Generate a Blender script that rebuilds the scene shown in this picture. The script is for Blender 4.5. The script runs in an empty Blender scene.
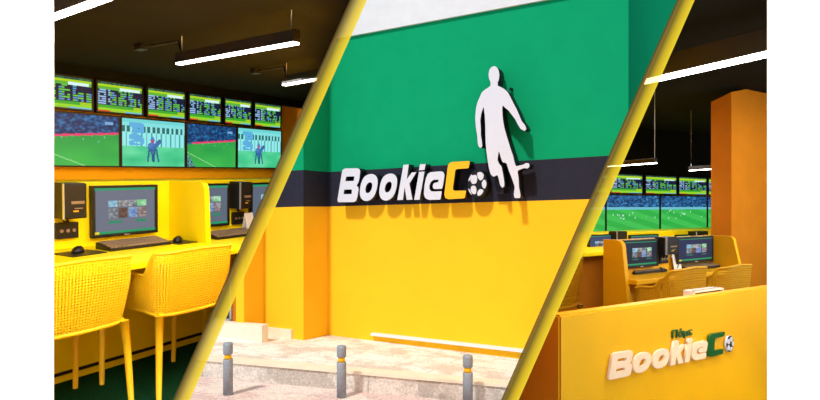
import bpy, bmesh, math, random
from mathutils import Vector, Matrix
random.seed(7)
SC = bpy.context.scene
COL = SC.collection
F, CX, H = 580.0, 410.0, 206.0          # focal length in pixels, principal column, eye-level row

# ------------------------------------------------------------------ frames of the three places
class Room:
    def __init__(s, e1, e3):
        s.e1 = Vector(e1).normalized()
        e3 = Vector(e3); s.e3 = (e3 - e3.dot(s.e1) * s.e1).normalized()
        s.e2 = s.e3.cross(s.e1)
        s.m = Matrix((s.e1, s.e2, s.e3)).transposed()      # local -> world
        s.inv = s.m.transposed()
    def l(s, u, v): return s.inv @ Vector(((u - CX) / F, 1, (H - v) / F))
    def T(s, u, v, t): d = s.l(u, v); return d * (t / d.y)
    def Z(s, u, v, z): d = s.l(u, v); return d * (z / d.z)
    def w(s, p): return s.m @ Vector(p)
_Y = (F * F + 350 * -240) / (H - 173.)
L = Room((350, F, H - 173.), (240, -F, _Y))      # betting room on the left
M = Room((1104, -F, 0), (0, 0, 1))               # street front
R = Room((890, F, 0), (0, 0, 1))                 # betting room on the right
W = Room((1, 0, 0), (0, 0, 1))
LCLIP = []; RCLIP = []; MCLIP = []; ALLROOM = {}
CUR = None                                        # room tag of things being built

# ------------------------------------------------------------------ materials
def lin(c):
    return tuple((x / 12.92 if x <= .04045 else ((x + .055) / 1.055) ** 2.4) for x in c)
def rgb(r, g, b): return lin((r / 255, g / 255, b / 255))
MATS = {}
def mat(name, col, rough=.5, spec=.5, emit=0, ecol=None, var=.06, scale=6., bump=0., bscale=60., metal=0., coat=0):
    if name in MATS: return MATS[name]
    m = bpy.data.materials.new(name); m.use_nodes = True
    nt = m.node_tree; b = nt.nodes['Principled BSDF']
    b.inputs['Roughness'].default_value = rough
    b.inputs['Specular IOR Level'].default_value = spec
    b.inputs['Metallic'].default_value = metal
    b.inputs['Coat Weight'].default_value = coat
    tc = nt.nodes.new('ShaderNodeTexCoord')
    n = nt.nodes.new('ShaderNodeTexNoise'); n.inputs['Scale'].default_value = scale; n.inputs['Detail'].default_value = 4
    nt.links.new(tc.outputs['Object'], n.inputs['Vector'])
    r = nt.nodes.new('ShaderNodeValToRGB')
    r.color_ramp.elements[0].position = .3; r.color_ramp.elements[1].position = .7
    r.color_ramp.elements[0].color = tuple(max(0, x * (1 - var)) for x in col) + (1,)
    r.color_ramp.elements[1].color = tuple(min(1, x * (1 + var)) for x in col) + (1,)
    nt.links.new(n.outputs['Fac'], r.inputs['Fac']); nt.links.new(r.outputs['Color'], b.inputs['Base Color'])
    if emit:
        b.inputs['Emission Color'].default_value = tuple(ecol or col) + (1,)
        b.inputs['Emission Strength'].default_value = emit
    if bump:
        n2 = nt.nodes.new('ShaderNodeTexNoise'); n2.inputs['Scale'].default_value = bscale
        nt.links.new(tc.outputs['Object'], n2.inputs['Vector'])
        bp = nt.nodes.new('ShaderNodeBump'); bp.inputs['Strength'].default_value = bump; bp.inputs['Distance'].default_value = .01
        nt.links.new(n2.outputs['Fac'], bp.inputs['Height']); nt.links.new(bp.outputs['Normal'], b.inputs['Normal'])
    MATS[name] = m
    return m
YB = mat('yellow_laminate', rgb(255, 228, 4), .45, .3, var=.03)
YR = mat('amber_laminate', rgb(238, 178, 12), .5, .3, var=.03)
YC = mat('yellow_plastic', rgb(243, 206, 30), .45, .4, var=.03)
OW = mat('orange_wall_paint', rgb(242, 172, 8), .8, .2, var=.04)
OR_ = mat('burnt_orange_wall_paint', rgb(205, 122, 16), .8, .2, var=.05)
CEI = mat('dark_brown_ceiling', rgb(23, 24, 20), .9, .1, var=.15)
BLK = mat('black_plastic', rgb(26, 24, 24), .4, .4, var=.2)
BLM = mat('black_metal', rgb(26, 25, 24), .45, .4, var=.2)
GRK = mat('grey_keys', rgb(140, 118, 92), .5, .4, var=.1)
CARP = mat('dark_green_carpet', rgb(16, 62, 34), .95, .05, var=.35, scale=90, bump=.5, bscale=300)
LAMP = mat('lamp_diffuser', (1, .93, .85), .5, .2, emit=9, ecol=(1, .93, .86))
LAMPR = mat('lamp_diffuser_bright', (1, .95, .9), .5, .2, emit=12, ecol=(1, .95, .9))
GRN = mat('green_facade_paint', rgb(18, 156, 106), 1.0, .0, var=.03, scale=3, bump=.15)
YF = mat('yellow_facade_paint', rgb(250, 194, 34), .85, .15, var=.025, scale=2, bump=.15)
DKS = mat('charcoal_stripe_paint', rgb(38, 39, 54), .8, .2, var=.08, bump=.15)
WHS = mat('white_facade_stone', rgb(222, 224, 228), .8, .2, var=.04, scale=4, bump=.2)
SGW = mat('white_acrylic', rgb(214, 217, 230), .4, .4, var=.01)
SGB = mat('black_sign_return', rgb(14, 16, 22), .5, .3, var=.1)
SGY = mat('amber_acrylic', rgb(255, 186, 10), .4, .4, var=.01)
WALLW = mat('glowing_white_plaster', (.95, .95, .95), .9, .1, emit=.35, ecol=(1, 1, 1), var=.0)  # plaster is given its own glow so it reads pure white
MARB = mat('cream_marble', rgb(236, 222, 200), .6, .3, var=.06, scale=5)
MET = mat('grey_painted_metal', rgb(142, 152, 164), .55, .4, var=.10, scale=14, metal=.1)
GLOWW = mat('warm_white_letter', rgb(246, 218, 186), .5, .3, emit=.10, ecol=rgb(255, 215, 170), var=.01)
DGRN = mat('deep_green_letter', rgb(16, 92, 34), .35, .5, var=.05)
PAPW = mat('white_card', rgb(238, 232, 222), .7, .2, var=.02)
STRIPG = mat('green_print', rgb(20, 130, 60), .6, .2, var=.02)
DRK = mat('dark_glass', rgb(40, 44, 50), .15, .6, var=.2)
ALU = mat('aluminium', rgb(190, 196, 204), .4, .5, metal=.6, var=.05)

def vcol_mat():
    m = bpy.data.materials.new('lit_display'); m.use_nodes = True
    nt = m.node_tree; b = nt.nodes['Principled BSDF']
    a = nt.nodes.new('ShaderNodeVertexColor'); a.layer_name = 'Col'
    b.inputs['Base Color'].default_value = (.01, .01, .01, 1); b.inputs['Roughness'].default_value = .35
    b.inputs['Specular IOR Level'].default_value = .2
    nt.links.new(a.outputs['Color'], b.inputs['Emission Color']); b.inputs['Emission Strength'].default_value = 1.0
    return m
DISP = vcol_mat()

def stone_mat(name, c1, c2, c3, mortar, bw, bh, rot, patch=None):
    m = bpy.data.materials.new(name); m.use_nodes = True
    nt = m.node_tree; b = nt.nodes['Principled BSDF']; b.inputs['Roughness'].default_value = .9
    tc = nt.nodes.new('ShaderNodeTexCoord'); mp = nt.nodes.new('ShaderNodeMapping')
    mp.inputs['Rotation'].default_value[2] = rot
    nt.links.new(tc.outputs['Object'], mp.inputs['Vector'])
    br = nt.nodes.new('ShaderNodeTexBrick'); nt.links.new(mp.outputs['Vector'], br.inputs['Vector'])
    br.inputs['Scale'].default_value = 1; br.inputs['Brick Width'].default_value = bw; br.inputs['Row Height'].default_value = bh
    br.inputs['Mortar Size'].default_value = .012
    br.inputs['Color1'].default_value = c1 + (1,); br.inputs['Color2'].default_value = c2 + (1,); br.inputs['Mortar'].default_value = mortar + (1,)
    n = nt.nodes.new('ShaderNodeTexNoise'); n.inputs['Scale'].default_value = 1.6; n.inputs['Detail'].default_value = 7; n.inputs['Roughness'].default_value = .65
    nt.links.new(mp.outputs['Vector'], n.inputs['Vector'])
    r = nt.nodes.new('ShaderNodeValToRGB'); r.color_ramp.elements[0].position = .47; r.color_ramp.elements[1].position = .58
    nt.links.new(n.outputs['Fac'], r.inputs['Fac'])
    mx = nt.nodes.new('ShaderNodeMix'); mx.data_type = 'RGBA'
    nt.links.new(r.outputs['Color'], mx.inputs[0]); nt.links.new(br.outputs['Color'], mx.inputs[6]); mx.inputs[7].default_value = c3 + (1,)
    n3 = nt.nodes.new('ShaderNodeTexNoise'); n3.inputs['Scale'].default_value = 30; n3.inputs['Detail'].default_value = 5
    nt.links.new(mp.outputs['Vector'], n3.inputs['Vector'])
    r3 = nt.nodes.new('ShaderNodeValToRGB'); r3.color_ramp.elements[0].color = (.72, .72, .72, 1); r3.color_ramp.elements[1].color = (1.12, 1.12, 1.12, 1)
    r3.color_ramp.elements[0].position = .3; r3.color_ramp.elements[1].position = .65
    nt.links.new(n3.outputs['Fac'], r3.inputs['Fac'])
    mu = nt.nodes.new('ShaderNodeMix'); mu.data_type = 'RGBA'; mu.blend_type = 'MULTIPLY'; mu.inputs[0].default_value = 1
    nt.links.new(mx.outputs[2], mu.inputs[6]); nt.links.new(r3.outputs['Color'], mu.inputs[7])
    nt.links.new(mu.outputs[2], b.inputs['Base Color'])
    return m
PAVE = stone_mat('pale_worn_paving', rgb(252, 244, 236), rgb(244, 234, 224), rgb(214, 202, 188), rgb(206, 196, 186), 1.1, .55, .48)
BRCK = stone_mat('pink_block_paving', rgb(232, 200, 192), rgb(216, 182, 174), rgb(232, 214, 202), rgb(196, 178, 170), .22, .11, .34)
CURB = stone_mat('weathered_concrete', rgb(226, 220, 212), rgb(216, 210, 202), rgb(186, 178, 170), rgb(170, 165, 160), 1.4, .9, .34)

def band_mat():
    """translucent yellow acrylic, drop shadow painted in olive towards its left edge"""
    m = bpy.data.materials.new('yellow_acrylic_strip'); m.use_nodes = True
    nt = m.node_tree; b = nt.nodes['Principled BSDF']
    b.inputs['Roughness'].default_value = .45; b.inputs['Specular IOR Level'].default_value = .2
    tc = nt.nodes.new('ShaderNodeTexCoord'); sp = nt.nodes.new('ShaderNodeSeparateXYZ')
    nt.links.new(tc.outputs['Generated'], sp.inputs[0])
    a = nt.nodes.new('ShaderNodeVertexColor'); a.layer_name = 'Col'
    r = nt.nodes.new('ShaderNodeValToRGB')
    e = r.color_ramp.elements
    e[0].position = 0; e[0].color = rgb(70, 60, 24) + (1,)  # dark end of the ramp is shadow put into the strip colour
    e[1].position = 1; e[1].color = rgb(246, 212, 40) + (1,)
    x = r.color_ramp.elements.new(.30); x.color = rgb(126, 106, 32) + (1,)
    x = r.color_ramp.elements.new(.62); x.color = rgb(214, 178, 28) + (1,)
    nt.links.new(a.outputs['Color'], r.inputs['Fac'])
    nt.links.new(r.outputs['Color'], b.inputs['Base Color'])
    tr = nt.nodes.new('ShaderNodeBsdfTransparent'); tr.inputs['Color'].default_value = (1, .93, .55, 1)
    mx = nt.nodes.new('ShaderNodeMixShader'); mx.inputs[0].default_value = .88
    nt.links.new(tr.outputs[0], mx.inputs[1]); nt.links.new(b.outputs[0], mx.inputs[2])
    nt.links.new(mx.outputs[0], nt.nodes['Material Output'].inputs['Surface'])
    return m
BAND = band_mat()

# ------------------------------------------------------------------ mesh building
def new_bm(): return bmesh.new()
def box(bm, x0, x1, y0, y1, z0, z1, mi=0, bev=0):
    r = bmesh.ops.create_cube(bm, size=1)
    vs = r['verts']
    for v in vs:
        v.co = Vector((x0 + (x1 - x0) * (v.co.x + .5), y0 + (y1 - y0) * (v.co.y + .5), z0 + (z1 - z0) * (v.co.z + .5)))
    fs = {f for v in vs for f in v.link_faces}
    for f in fs: f.material_index = mi
    if bev:
        es = {e for v in vs for e in v.link_edges}
        rr = bmesh.ops.bevel(bm, geom=list(es), offset=bev, segments=2, affect='EDGES', profile=.5)
        for f in rr['faces']: f.material_index = mi
    return bm
def tube(bm, pts, rad, seg=8, mi=0, cap=True):
    pts = [Vector(p) for p in pts]; n = len(pts)
    if not hasattr(rad, '__len__'): rad = [rad] * n
    rings = []
    up = None
    for i, p in enumerate(pts):
        d = (pts[min(i + 1, n - 1)] - pts[max(i - 1, 0)]).normalized()
        if up is None:
            up = Vector((0, 0, 1)) if abs(d.z) < .9 else Vector((1, 0, 0))
        a = d.cross(up).normalized(); b = a.cross(d).normalized(); up = b
        rings.append([bm.verts.new(p + rad[i] * (math.cos(2 * math.pi * k / seg) * a + math.sin(2 * math.pi * k / seg) * b)) for k in range(seg)])
    for i in range(n - 1):
        for k in range(seg):
            f = bm.faces.new((rings[i][k], rings[i][(k + 1) % seg], rings[i + 1][(k + 1) % seg], rings[i + 1][k])); f.material_index = mi; f.smooth = True
    if cap:
        bm.faces.new(rings[0]).material_index = mi; bm.faces.new(rings[-1][::-1]).material_index = mi
    return bm
def lathe(bm, prof, seg=20, mi=0, c=(0, 0, 0)):
    rings = []
    for r, z in prof:
        rings.append([bm.verts.new((c[0] + r * math.cos(2 * math.pi * k / seg), c[1] + r * math.sin(2 * math.pi * k / seg), c[2] + z)) for k in range(seg)])
    for i in range(len(rings) - 1):
        for k in range(seg):
            f = bm.faces.new((rings[i][k], rings[i][(k + 1) % seg], rings[i + 1][(k + 1) % seg], rings[i + 1][k])); f.material_index = mi; f.smooth = True
    bm.faces.new(rings[0][::-1]).material_index = mi; bm.faces.new(rings[-1]).material_index = mi
    return bm
def prism(bm, poly, axis, a, b, mi=0):
    """poly in the two other axes, extruded along axis ('x','y','z') from a to b"""
    def P(p, q):
        return {'x': (q, p[0], p[1]), 'y': (p[0], q, p[1]), 'z': (p[0], p[1], q)}[axis]
    v0 = [bm.verts.new(P(p, a)) for p in poly]; v1 = [bm.verts.new(P(p, b)) for p in poly]
    n = len(poly)
    fs = [bm.faces.new(v0), bm.faces.new(v1[::-1])]
    for i in range(n): fs.append(bm.faces.new((v0[i], v0[(i + 1) % n], v1[(i + 1) % n], v1[i])))
    for f in fs: f.material_index = mi
    bmesh.ops.recalc_face_normals(bm, faces=fs)
    return bm
def rrect(x0, x1, y0, y1, r, n=4):
    out = []
    for cx, cy, a0 in ((x1 - r, y1 - r, 0), (x0 + r, y1 - r, 90), (x0 + r, y0 + r, 180), (x1 - r, y0 + r, 270)):
        for k in range(n + 1):
            a = math.radians(a0 + 90 * k / n); out.append((cx + r * math.cos(a), cy + r * math.sin(a)))
    return out
def chaikin(p, it=2, r=.25):
    for _ in range(it):
        q = []
        for i in range(len(p)):
            a, b = p[i], p[(i + 1) % len(p)]
            q += [(a[0] * (1 - r) + b[0] * r, a[1] * (1 - r) + b[1] * r), (a[0] * r + b[0] * (1 - r), a[1] * r + b[1] * (1 - r))]
        p = q
    return p

def obj(name, bm, ms, parent=None, smooth=False):
    me = bpy.data.meshes.new(name); bm.to_mesh(me); bm.free()
    for m in (ms if isinstance(ms, (list, tuple)) else [ms]): me.materials.append(m)
    if smooth:
        for p in me.polygons: p.use_smooth = True
    o = bpy.data.objects.new(name, me); COL.objects.link(o)
    if parent: o.parent = parent
    ALLROOM[o] = CUR
    return o
def tag(o, label=None, cat=None, group=None, kind=None):
    if label: o['label'] = label
    if cat: o['category'] = cat
    if group: o['group'] = group
    if kind: o['kind'] = kind
    return o
def place(o, room, base, rz=0.):
    o.matrix_world = Matrix.Translation(room.w(base)) @ room.m.to_4x4() @ Matrix.Rotation(rz, 4, 'Z')
    return o
def thing(name, room, base, label, cat, group=None, rz=0.):
    o = bpy.data.objects.new(name, None); o.empty_display_size = .1; COL.objects.link(o)
    place(o, room, base, rz); tag(o, label, cat, group); ALLROOM[o] = CUR
    return o
def single(name, bm, ms, room, base, label, cat, group=None, rz=0., smooth=False):
    o = obj(name, bm, ms, None, smooth); place(o, room, base, rz); tag(o, label, cat, group); return o
def struct(name, bm, ms, room):
    o = obj(name, bm, ms); place(o, room, (0, 0, 0)); o['kind'] = 'structure'; return o
def copy_thing(o, room, base, label, rz=0.):
    c = o.copy(); COL.objects.link(c); place(c, room, base, rz); c['label'] = label; ALLROOM[c] = CUR
    for ch in list(o.children):
        d = ch.copy(); COL.objects.link(d); d.parent = c; ALLROOM[d] = CUR
        for g in list(ch.children):
            h = g.copy(); COL.objects.link(h); h.parent = d; ALLROOM[h] = CUR
    return c

# flat cut-out shapes with holes, extruded: outlines in the local x-z plane, front face at y=y0 looking to -y
def cutout(loops, y0, y1, bev=0.):
    cu = bpy.data.curves.new('t', 'CURVE'); cu.dimensions = '2D'; cu.fill_mode = 'BOTH'
    for lp in loops:
        s = cu.splines.new('POLY'); s.points.add(len(lp) - 1)
        for i, p in enumerate(lp): s.points[i].co = (p[0], p[1], 0, 1)
        s.use_cyclic_u = True
    cu.extrude = (y1 - y0) / 2 - bev; cu.bevel_depth = bev; cu.bevel_resolution = 2
    return curve_bm(cu, y0, y1)
def curve_bm(cu, y0, y1):
    o = bpy.data.objects.new('t', cu); COL.objects.link(o)
    me = bpy.data.meshes.new_from_object(o.evaluated_get(bpy.context.evaluated_depsgraph_get()))
    bm = bmesh.new(); bm.from_mesh(me)
    bpy.data.objects.remove(o); bpy.data.meshes.remove(me); bpy.data.curves.remove(cu)
    for v in bm.verts: v.co = Vector((v.co.x, (y0 + y1) / 2 - v.co.z, v.co.y))
    bmesh.ops.remove_doubles(bm, verts=bm.verts, dist=1e-5)
    bmesh.ops.recalc_face_normals(bm, faces=bm.faces)
    for f in bm.faces: f.material_index = 0 if f.normal.y < -.5 else 1
    return bm

# ------------------------------------------------------------------ pictures on the displays
def hsh(*a):
    x = math.sin(sum(v * k for v, k in zip(a, (12.9898, 78.233, 37.719, 93.99)))) * 43758.5453
    return x - math.floor(x)
def sm(u, v, f, seed=0):
    x, y = u * f, v * f; i, j = math.floor(x), math.floor(y); a, b = x - i, y - j
    g = lambda p, q: hsh(p, q, seed)
    return (g(i, j) * (1 - a) + g(i + 1, j) * a) * (1 - b) + (g(i, j + 1) * (1 - a) + g(i + 1, j + 1) * a) * b
def mix(a, b, t): t = max(0, min(1, t)); return tuple(x * (1 - t) + y * t for x, y in zip(a, b))
def img_odds(seed):
    hx = hsh(seed, 3) * .25
    def f(u, v):
        lime = (120, 190, 30)
        if v > .93: return mix((30, 60, 70), (60, 120, 80), hsh(int(u * 24), seed))
        if v > .84: return (175, 215, 30)
        if v > .76:
            if .45 + hx < u < .95: return (215, 245, 245)
            return (95, 180, 60)
        if v < .05: return (110, 190, 210) if u > .6 else ((220, 70, 40) if u < .28 else (150, 200, 60))
        if v < .12: return (150, 215, 40)
        if v < .22: return (60, 170, 50) if u < .8 else (160, 205, 40)
        if u > .80 - hx * .4 and v > .55: return (18, 28, 60)
        rr_ = (v - .22) / .076; row = int(rr_); c = int(u * 22)
        if rr_ % 1 < .42: return (12, 26, 44)
        if c % 5 == 4: return (14, 26, 52)
        q = hsh(row, c, seed)
        if q < .22: return (18, 34, 60)
        if c < 6: return (150, 190, 235)
        return (100, 200, 80) if q < .7 else (90, 150, 215)
    return f
def img_cricket(seed):
    def f(u, v):
        n = sm(u, v, 34, seed); edge = .53 + .13 * u
        if v > edge + .03:
            c = mix((8, 44, 92), (40, 130, 190), (n - .3) * 1.4)
            if .82 < u < .93 and .84 < v < .89: return (120, 170, 215)
            return c
        if v > edge - .015: return (225, 60, 110) if .1 < u < 1 else (40, 110, 130)
        if u < .16 - (v - .0) * .5 and v < .34: return mix((10, 40, 50), (120, 190, 200), hsh(int(u * 60), int(v * 40), seed))
        if abs(v - (.34 - .60 * u)) < .009 and u < .60: return (150, 220, 150)
        c = mix((30, 150, 72), (60, 185, 80), sm(u, v, 5, seed) * .6 + (.6 - v))
        for px, py in ((.30, .54), (.42, .57), (.55, .52), (.74, .48), (.82, .58), (.66, .60)):
            if abs(u - px) < .007 and abs(v - py) < .018: return (130, 195, 190)
        return c
    return f
def img_horse(seed):
    def f(u, v):
        if v > .93: return (110, 215, 215)
        if v > .42:
            c = (130, 225, 225)
            k = (u * 13) % 1
            if .72 < v < .86: c = (24, 110, 110) if k < .6 else (150, 232, 230)
            elif .42 < v < .72: c = (150, 235, 235) if k < .78 else (60, 165, 165)
            if abs(u - .22) < .11 and v > .45 and sm(u, v, 16, 2) > .35: c = (90, 175, 225)
        else:
            c = mix((50, 190, 130), (110, 225, 170), sm(u, v, 7, seed))
        x, y = u - .47, v - .42
        hc = mix((50, 100, 165), (80, 140, 200), sm(u, v, 18, 3))
        if ((x + .01) / .075) ** 2 + ((y + .01) / .11) ** 2 < 1: c = hc
        if abs(x - .055 - (y - .02) * .30) < .034 and 0 < y < .13: c = hc
        if ((x - .105) / .032) ** 2 + ((y - .12) / .05) ** 2 < 1: c = (60, 105, 165)
        for lx, k in ((-.055, -.10), (-.02, .08), (.03, -.06), (.055, .14)):
            if abs(x - lx - (-y - .05) * k) < .013 and -.32 < y < -.05: c = (40, 85, 140)
        if ((x + .005) / .032) ** 2 + ((y - .15) / .07) ** 2 < 1: c = (175, 70, 130) if y < .16 else (70, 130, 205)
        return c
    return f
def img_pitch(seed):
    def f(u, v):
        if v > .66: return mix((10, 50, 100), (70, 160, 215), (sm(u, v, 40, seed) - .3) * 1.5)
        if v > .60: return (110, 190, 210)
        for k in range(12):
            if abs(u - (.08 + .84 * hsh(k, seed))) < .009 and abs(v - (.30 + .28 * hsh(k, seed, 5))) < .022: return (190, 230, 215)
        band = int((u * .8 + v * 1.5) * 4) % 2
        return (44, 176, 72) if band else (62, 192, 84)
    return f
def img_kiosk(bg, seed):
    def f(u, v):
        if v > .95: return (26, 150, 110)
        if v < .055: return (230, 210, 40) if u < .08 else (26, 150, 100)
        if u < .012 or u > .988: return (40, 60, 60)
        if .22 < u < .84:
            if .58 < v < .72:
                k = int((u - .22) / .155 * 1); 
                if ((u - .22) / .155) % 1 < .94:
                    return mix([(70, 150, 190), (90, 90, 90), (60, 70, 80), (90, 190, 110)][min(k, 3)], (235, 240, 240), sm(u, v, 26, seed) * .8)
            if .32 < v < .56:
                k = int((u - .22) / .155)
                if ((u - .22) / .155) % 1 < .94:
                    return mix([(60, 70, 80), (80, 50, 40), (60, 110, 190), (100, 70, 70)][min(k, 3)], (190, 200, 205), sm(u, v, 30, seed + k) * .9 if k != 1 else sm(u, v, 30, 3) * .3)
            if .22 < v < .27 and (u < .42 or u > .66): return (26, 140, 100)
        return bg
    return f
def display(w, h, nx, ny, f):
    """flat screen w x h in local x-z (x from 0, z from 0), facing -y"""
    bm = bmesh.new(); cl = bm.loops.layers.float_color.new('Col')
    g = [[bm.verts.new((w * i / nx, 0, h * j / ny)) for i in range(nx + 1)] for j in range(ny + 1)]
    for j in range(ny):
        for i in range(nx):
            fc = bm.faces.new((g[j][i], g[j][i + 1], g[j + 1][i + 1], g[j + 1][i]))
            c = f((i + .5) / nx, (j + .5) / ny); c = rgb(*c) + (1,)
            for l in fc.loops: l[cl] = c
    return bm
def frame_ring(bm, w, h, d, b):
    """hollow-fronted casing: outer w x h, depth d behind front (y 0..d), bezel b proud of the screen by 6 mm"""
    box(bm, 0, w, .008, d, 0, h)
    for a in ((0, w, 0, b), (0, w, h - b, h), (0, b, b, h - b), (w - b, w, b, h - b)):
        box(bm, a[0], a[1], 0, .012, a[2], a[3], bev=.0015)
    return bm

def television(room, s0, s1, z0, z1, t, wall_t, f, label, group, nx=60, ny=34, b=.012):
    o = thing('television', room, (s0, t, z0), label, 'television', group)
    w, h = s1 - s0, z1 - z0
    obj('casing', frame_ring(bmesh.new(), w, h, .05, b), BLK, o)
    d = obj('screen', display(w - 2 * b, h - 2 * b, nx, ny, f), DISP, o); d.location = (b, .006, b)
    bm = bmesh.new(); box(bm, w * .35, w * .65, .045, wall_t - t + .01, h * .3, h * .7); obj('wall_bracket', bm, BLM, o)
    return o
def computer_monitor(room, s0, s1, z0, z1, t, wall_t, f, label, group, desk_z, nx=56, ny=36, rz=0.):
    o = thing('computer_monitor', room, (s0, t, z0), label, 'monitor', group, rz)
    w, h = s1 - s0, z1 - z0; b = .016
    obj('casing', frame_ring(bmesh.new(), w, h, .035, b), BLK, o)
    d = obj('screen', display(w - 2 * b, h - 2 * b - .004, nx, ny, f), DISP, o); d.location = (b, .006, b + .004)
    bm = bmesh.new(); box(bm, w * .4, w * .6, .03, wall_t - t + .004, h * .35, h * .65); obj('wall_bracket', bm, BLM, o)
    bm = bmesh.new(); box(bm, w * .46, w * .54, -.001, .002, .005, .011); obj('maker_badge', bm, ALU, o)
    return o
def keyboard(room, base, rz, label, w=.38, d=.13):
    o = thing('keyboard', room, base, label, 'keyboard', 'desk keyboards', rz)
    bm = bmesh.new(); box(bm, -w / 2, w / 2, -d / 2, d / 2, 0, .018, bev=.004)
    tilt = lambda b: [setattr(v.co, 'z', v.co.z + (v.co.y + d / 2) * .16) for v in b.verts if v.co.z > .012]
    tilt(bm); obj('base', bm, BLK, o)
    bm = bmesh.new(); nx = 16
    for j in range(5):
        for i in range(nx):
            if j == 0 and 4 <= i <= 9:
                if i == 4: box(bm, -w / 2 + .01 + 4 * (w - .02) / nx, -w / 2 + .01 + 10 * (w - .02) / nx - .003, -d / 2 + .01, -d / 2 + .01 + .018, .018, .026)
                continue
            x = -w / 2 + .01 + i * (w - .02) / nx; y = -d / 2 + .01 + j * (d - .02) / 5
            box(bm, x, x + (w - .02) / nx - .004, y, y + (d - .02) / 5 - .005, .018, .026)
    tilt(bm); obj('keys', bm, GRK, o)
    return o
def mouse(room, base, rz, label):
    o = thing('computer_mouse', room, base, label, 'mouse', 'computer mice', rz)
    bm = bmesh.new(); bmesh.ops.create_uvsphere(bm, u_segments=16, v_segments=10, radius=1)
    for v in bm.verts:
        z = v.co.z; v.co = Vector((v.co.x * .031 * (1 - .12 * v.co.y), v.co.y * .055, max(0, z) * .034 + (.004 if z > 0 else 0)))
    obj('body', bm, BLK, o, True)
    bm = bmesh.new(); tube(bm, [(-.004, .03, .028), (.004, .03, .028)], .008, 10); obj('scroll_wheel', bm, GRK, o)
    return o
def mouse_mat(room, base, rz, label, w=.24, d=.2):
    bm = bmesh.new(); prism(bm, rrect(-w / 2, w / 2, -d / 2, d / 2, .015), 'z', 0, .004)
    return single('mouse_mat', bm, BLK, room, base, label, 'mouse mat', 'mouse mats', rz)
def tower(room, s0, t, z0, label, w=.125, d=.13, h=.21):
    o = thing('mini_computer', room, (s0, t, z0), label, 'computer', 'wall mounted computers')
    bm = bmesh.new(); box(bm, 0, w, .01, d, 0, h, bev=.004); obj('casing', bm, BLK, o)
    bm = bmesh.new(); box(bm, .002, w - .002, 0, .012, .004, h - .004, bev=.003); obj('front_panel', bm, BLM, o)
    bm = bmesh.new(); box(bm, -.002, .004, -.002, .012, .0, h); obj('edge_strip', bm, ALU, o)
    bm = bmesh.new(); box(bm, w * .32, w * .88, -.003, .001, h * .42, h * .50); box(bm, w * .45, w * .8, -.003, .001, h * .28, h * .31); obj('drive_slot', bm, GRK, o)
    bm = bmesh.new(); box(bm, w * .4, w * .62, -.003, .001, h * .2, h * .235); obj('sticker', bm, SGY, o)
    bm = bmesh.new(); tube(bm, [(w * .2, d * .5, .002), (w * .25, d * .5, -.02), (w * .5, d * .6, -.02), (w * .55, d * .9, -.005)], .006, 8); obj('cable', bm, BLM, o)
    return o
def wall_box(room, s0, t, z0, label, w=.135, h=.1):
    o = thing('socket_box', room, (s0, t, z0), label, 'socket box', 'black socket boxes')
    bm = bmesh.new(); box(bm, 0, w, 0, .03, 0, h, bev=.004); obj('cover', bm, BLK, o)
    for k in range(3):
        bm = bmesh.new()
        tube(bm, [(w * (.22 + .28 * k), -.004, h * .5), (w * (.22 + .28 * k), .004, h * .5)], .011, 10)
        obj('socket', bm, GRK, o)
    return o
def card(room, base, rz, label):
    o = thing('tent_card', room, base, label, 'sign card', 'white tent cards', rz)
    bm = bmesh.new(); w, h = .10, .16
    prism(bm, [(-.03, 0), (.002, h), (.004, h), (.004, h - .004), (.034, 0), (.031, 0), (.002, h - .008), (-.027, 0)], 'x', -w / 2, w / 2)
    obj('card', bm, PAPW, o)
    bm = bmesh.new()
    y = lambda z: -.03 + .032 * z / h - .0012
    vs = [bm.verts.new((x, y(z), z)) for x, z in ((-.015, .02), (.0, .02), (.04, .085), (.03, .09))]
    bm.faces.new(vs); obj('printed_slash', bm, STRIPG, o)
    return o

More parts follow.
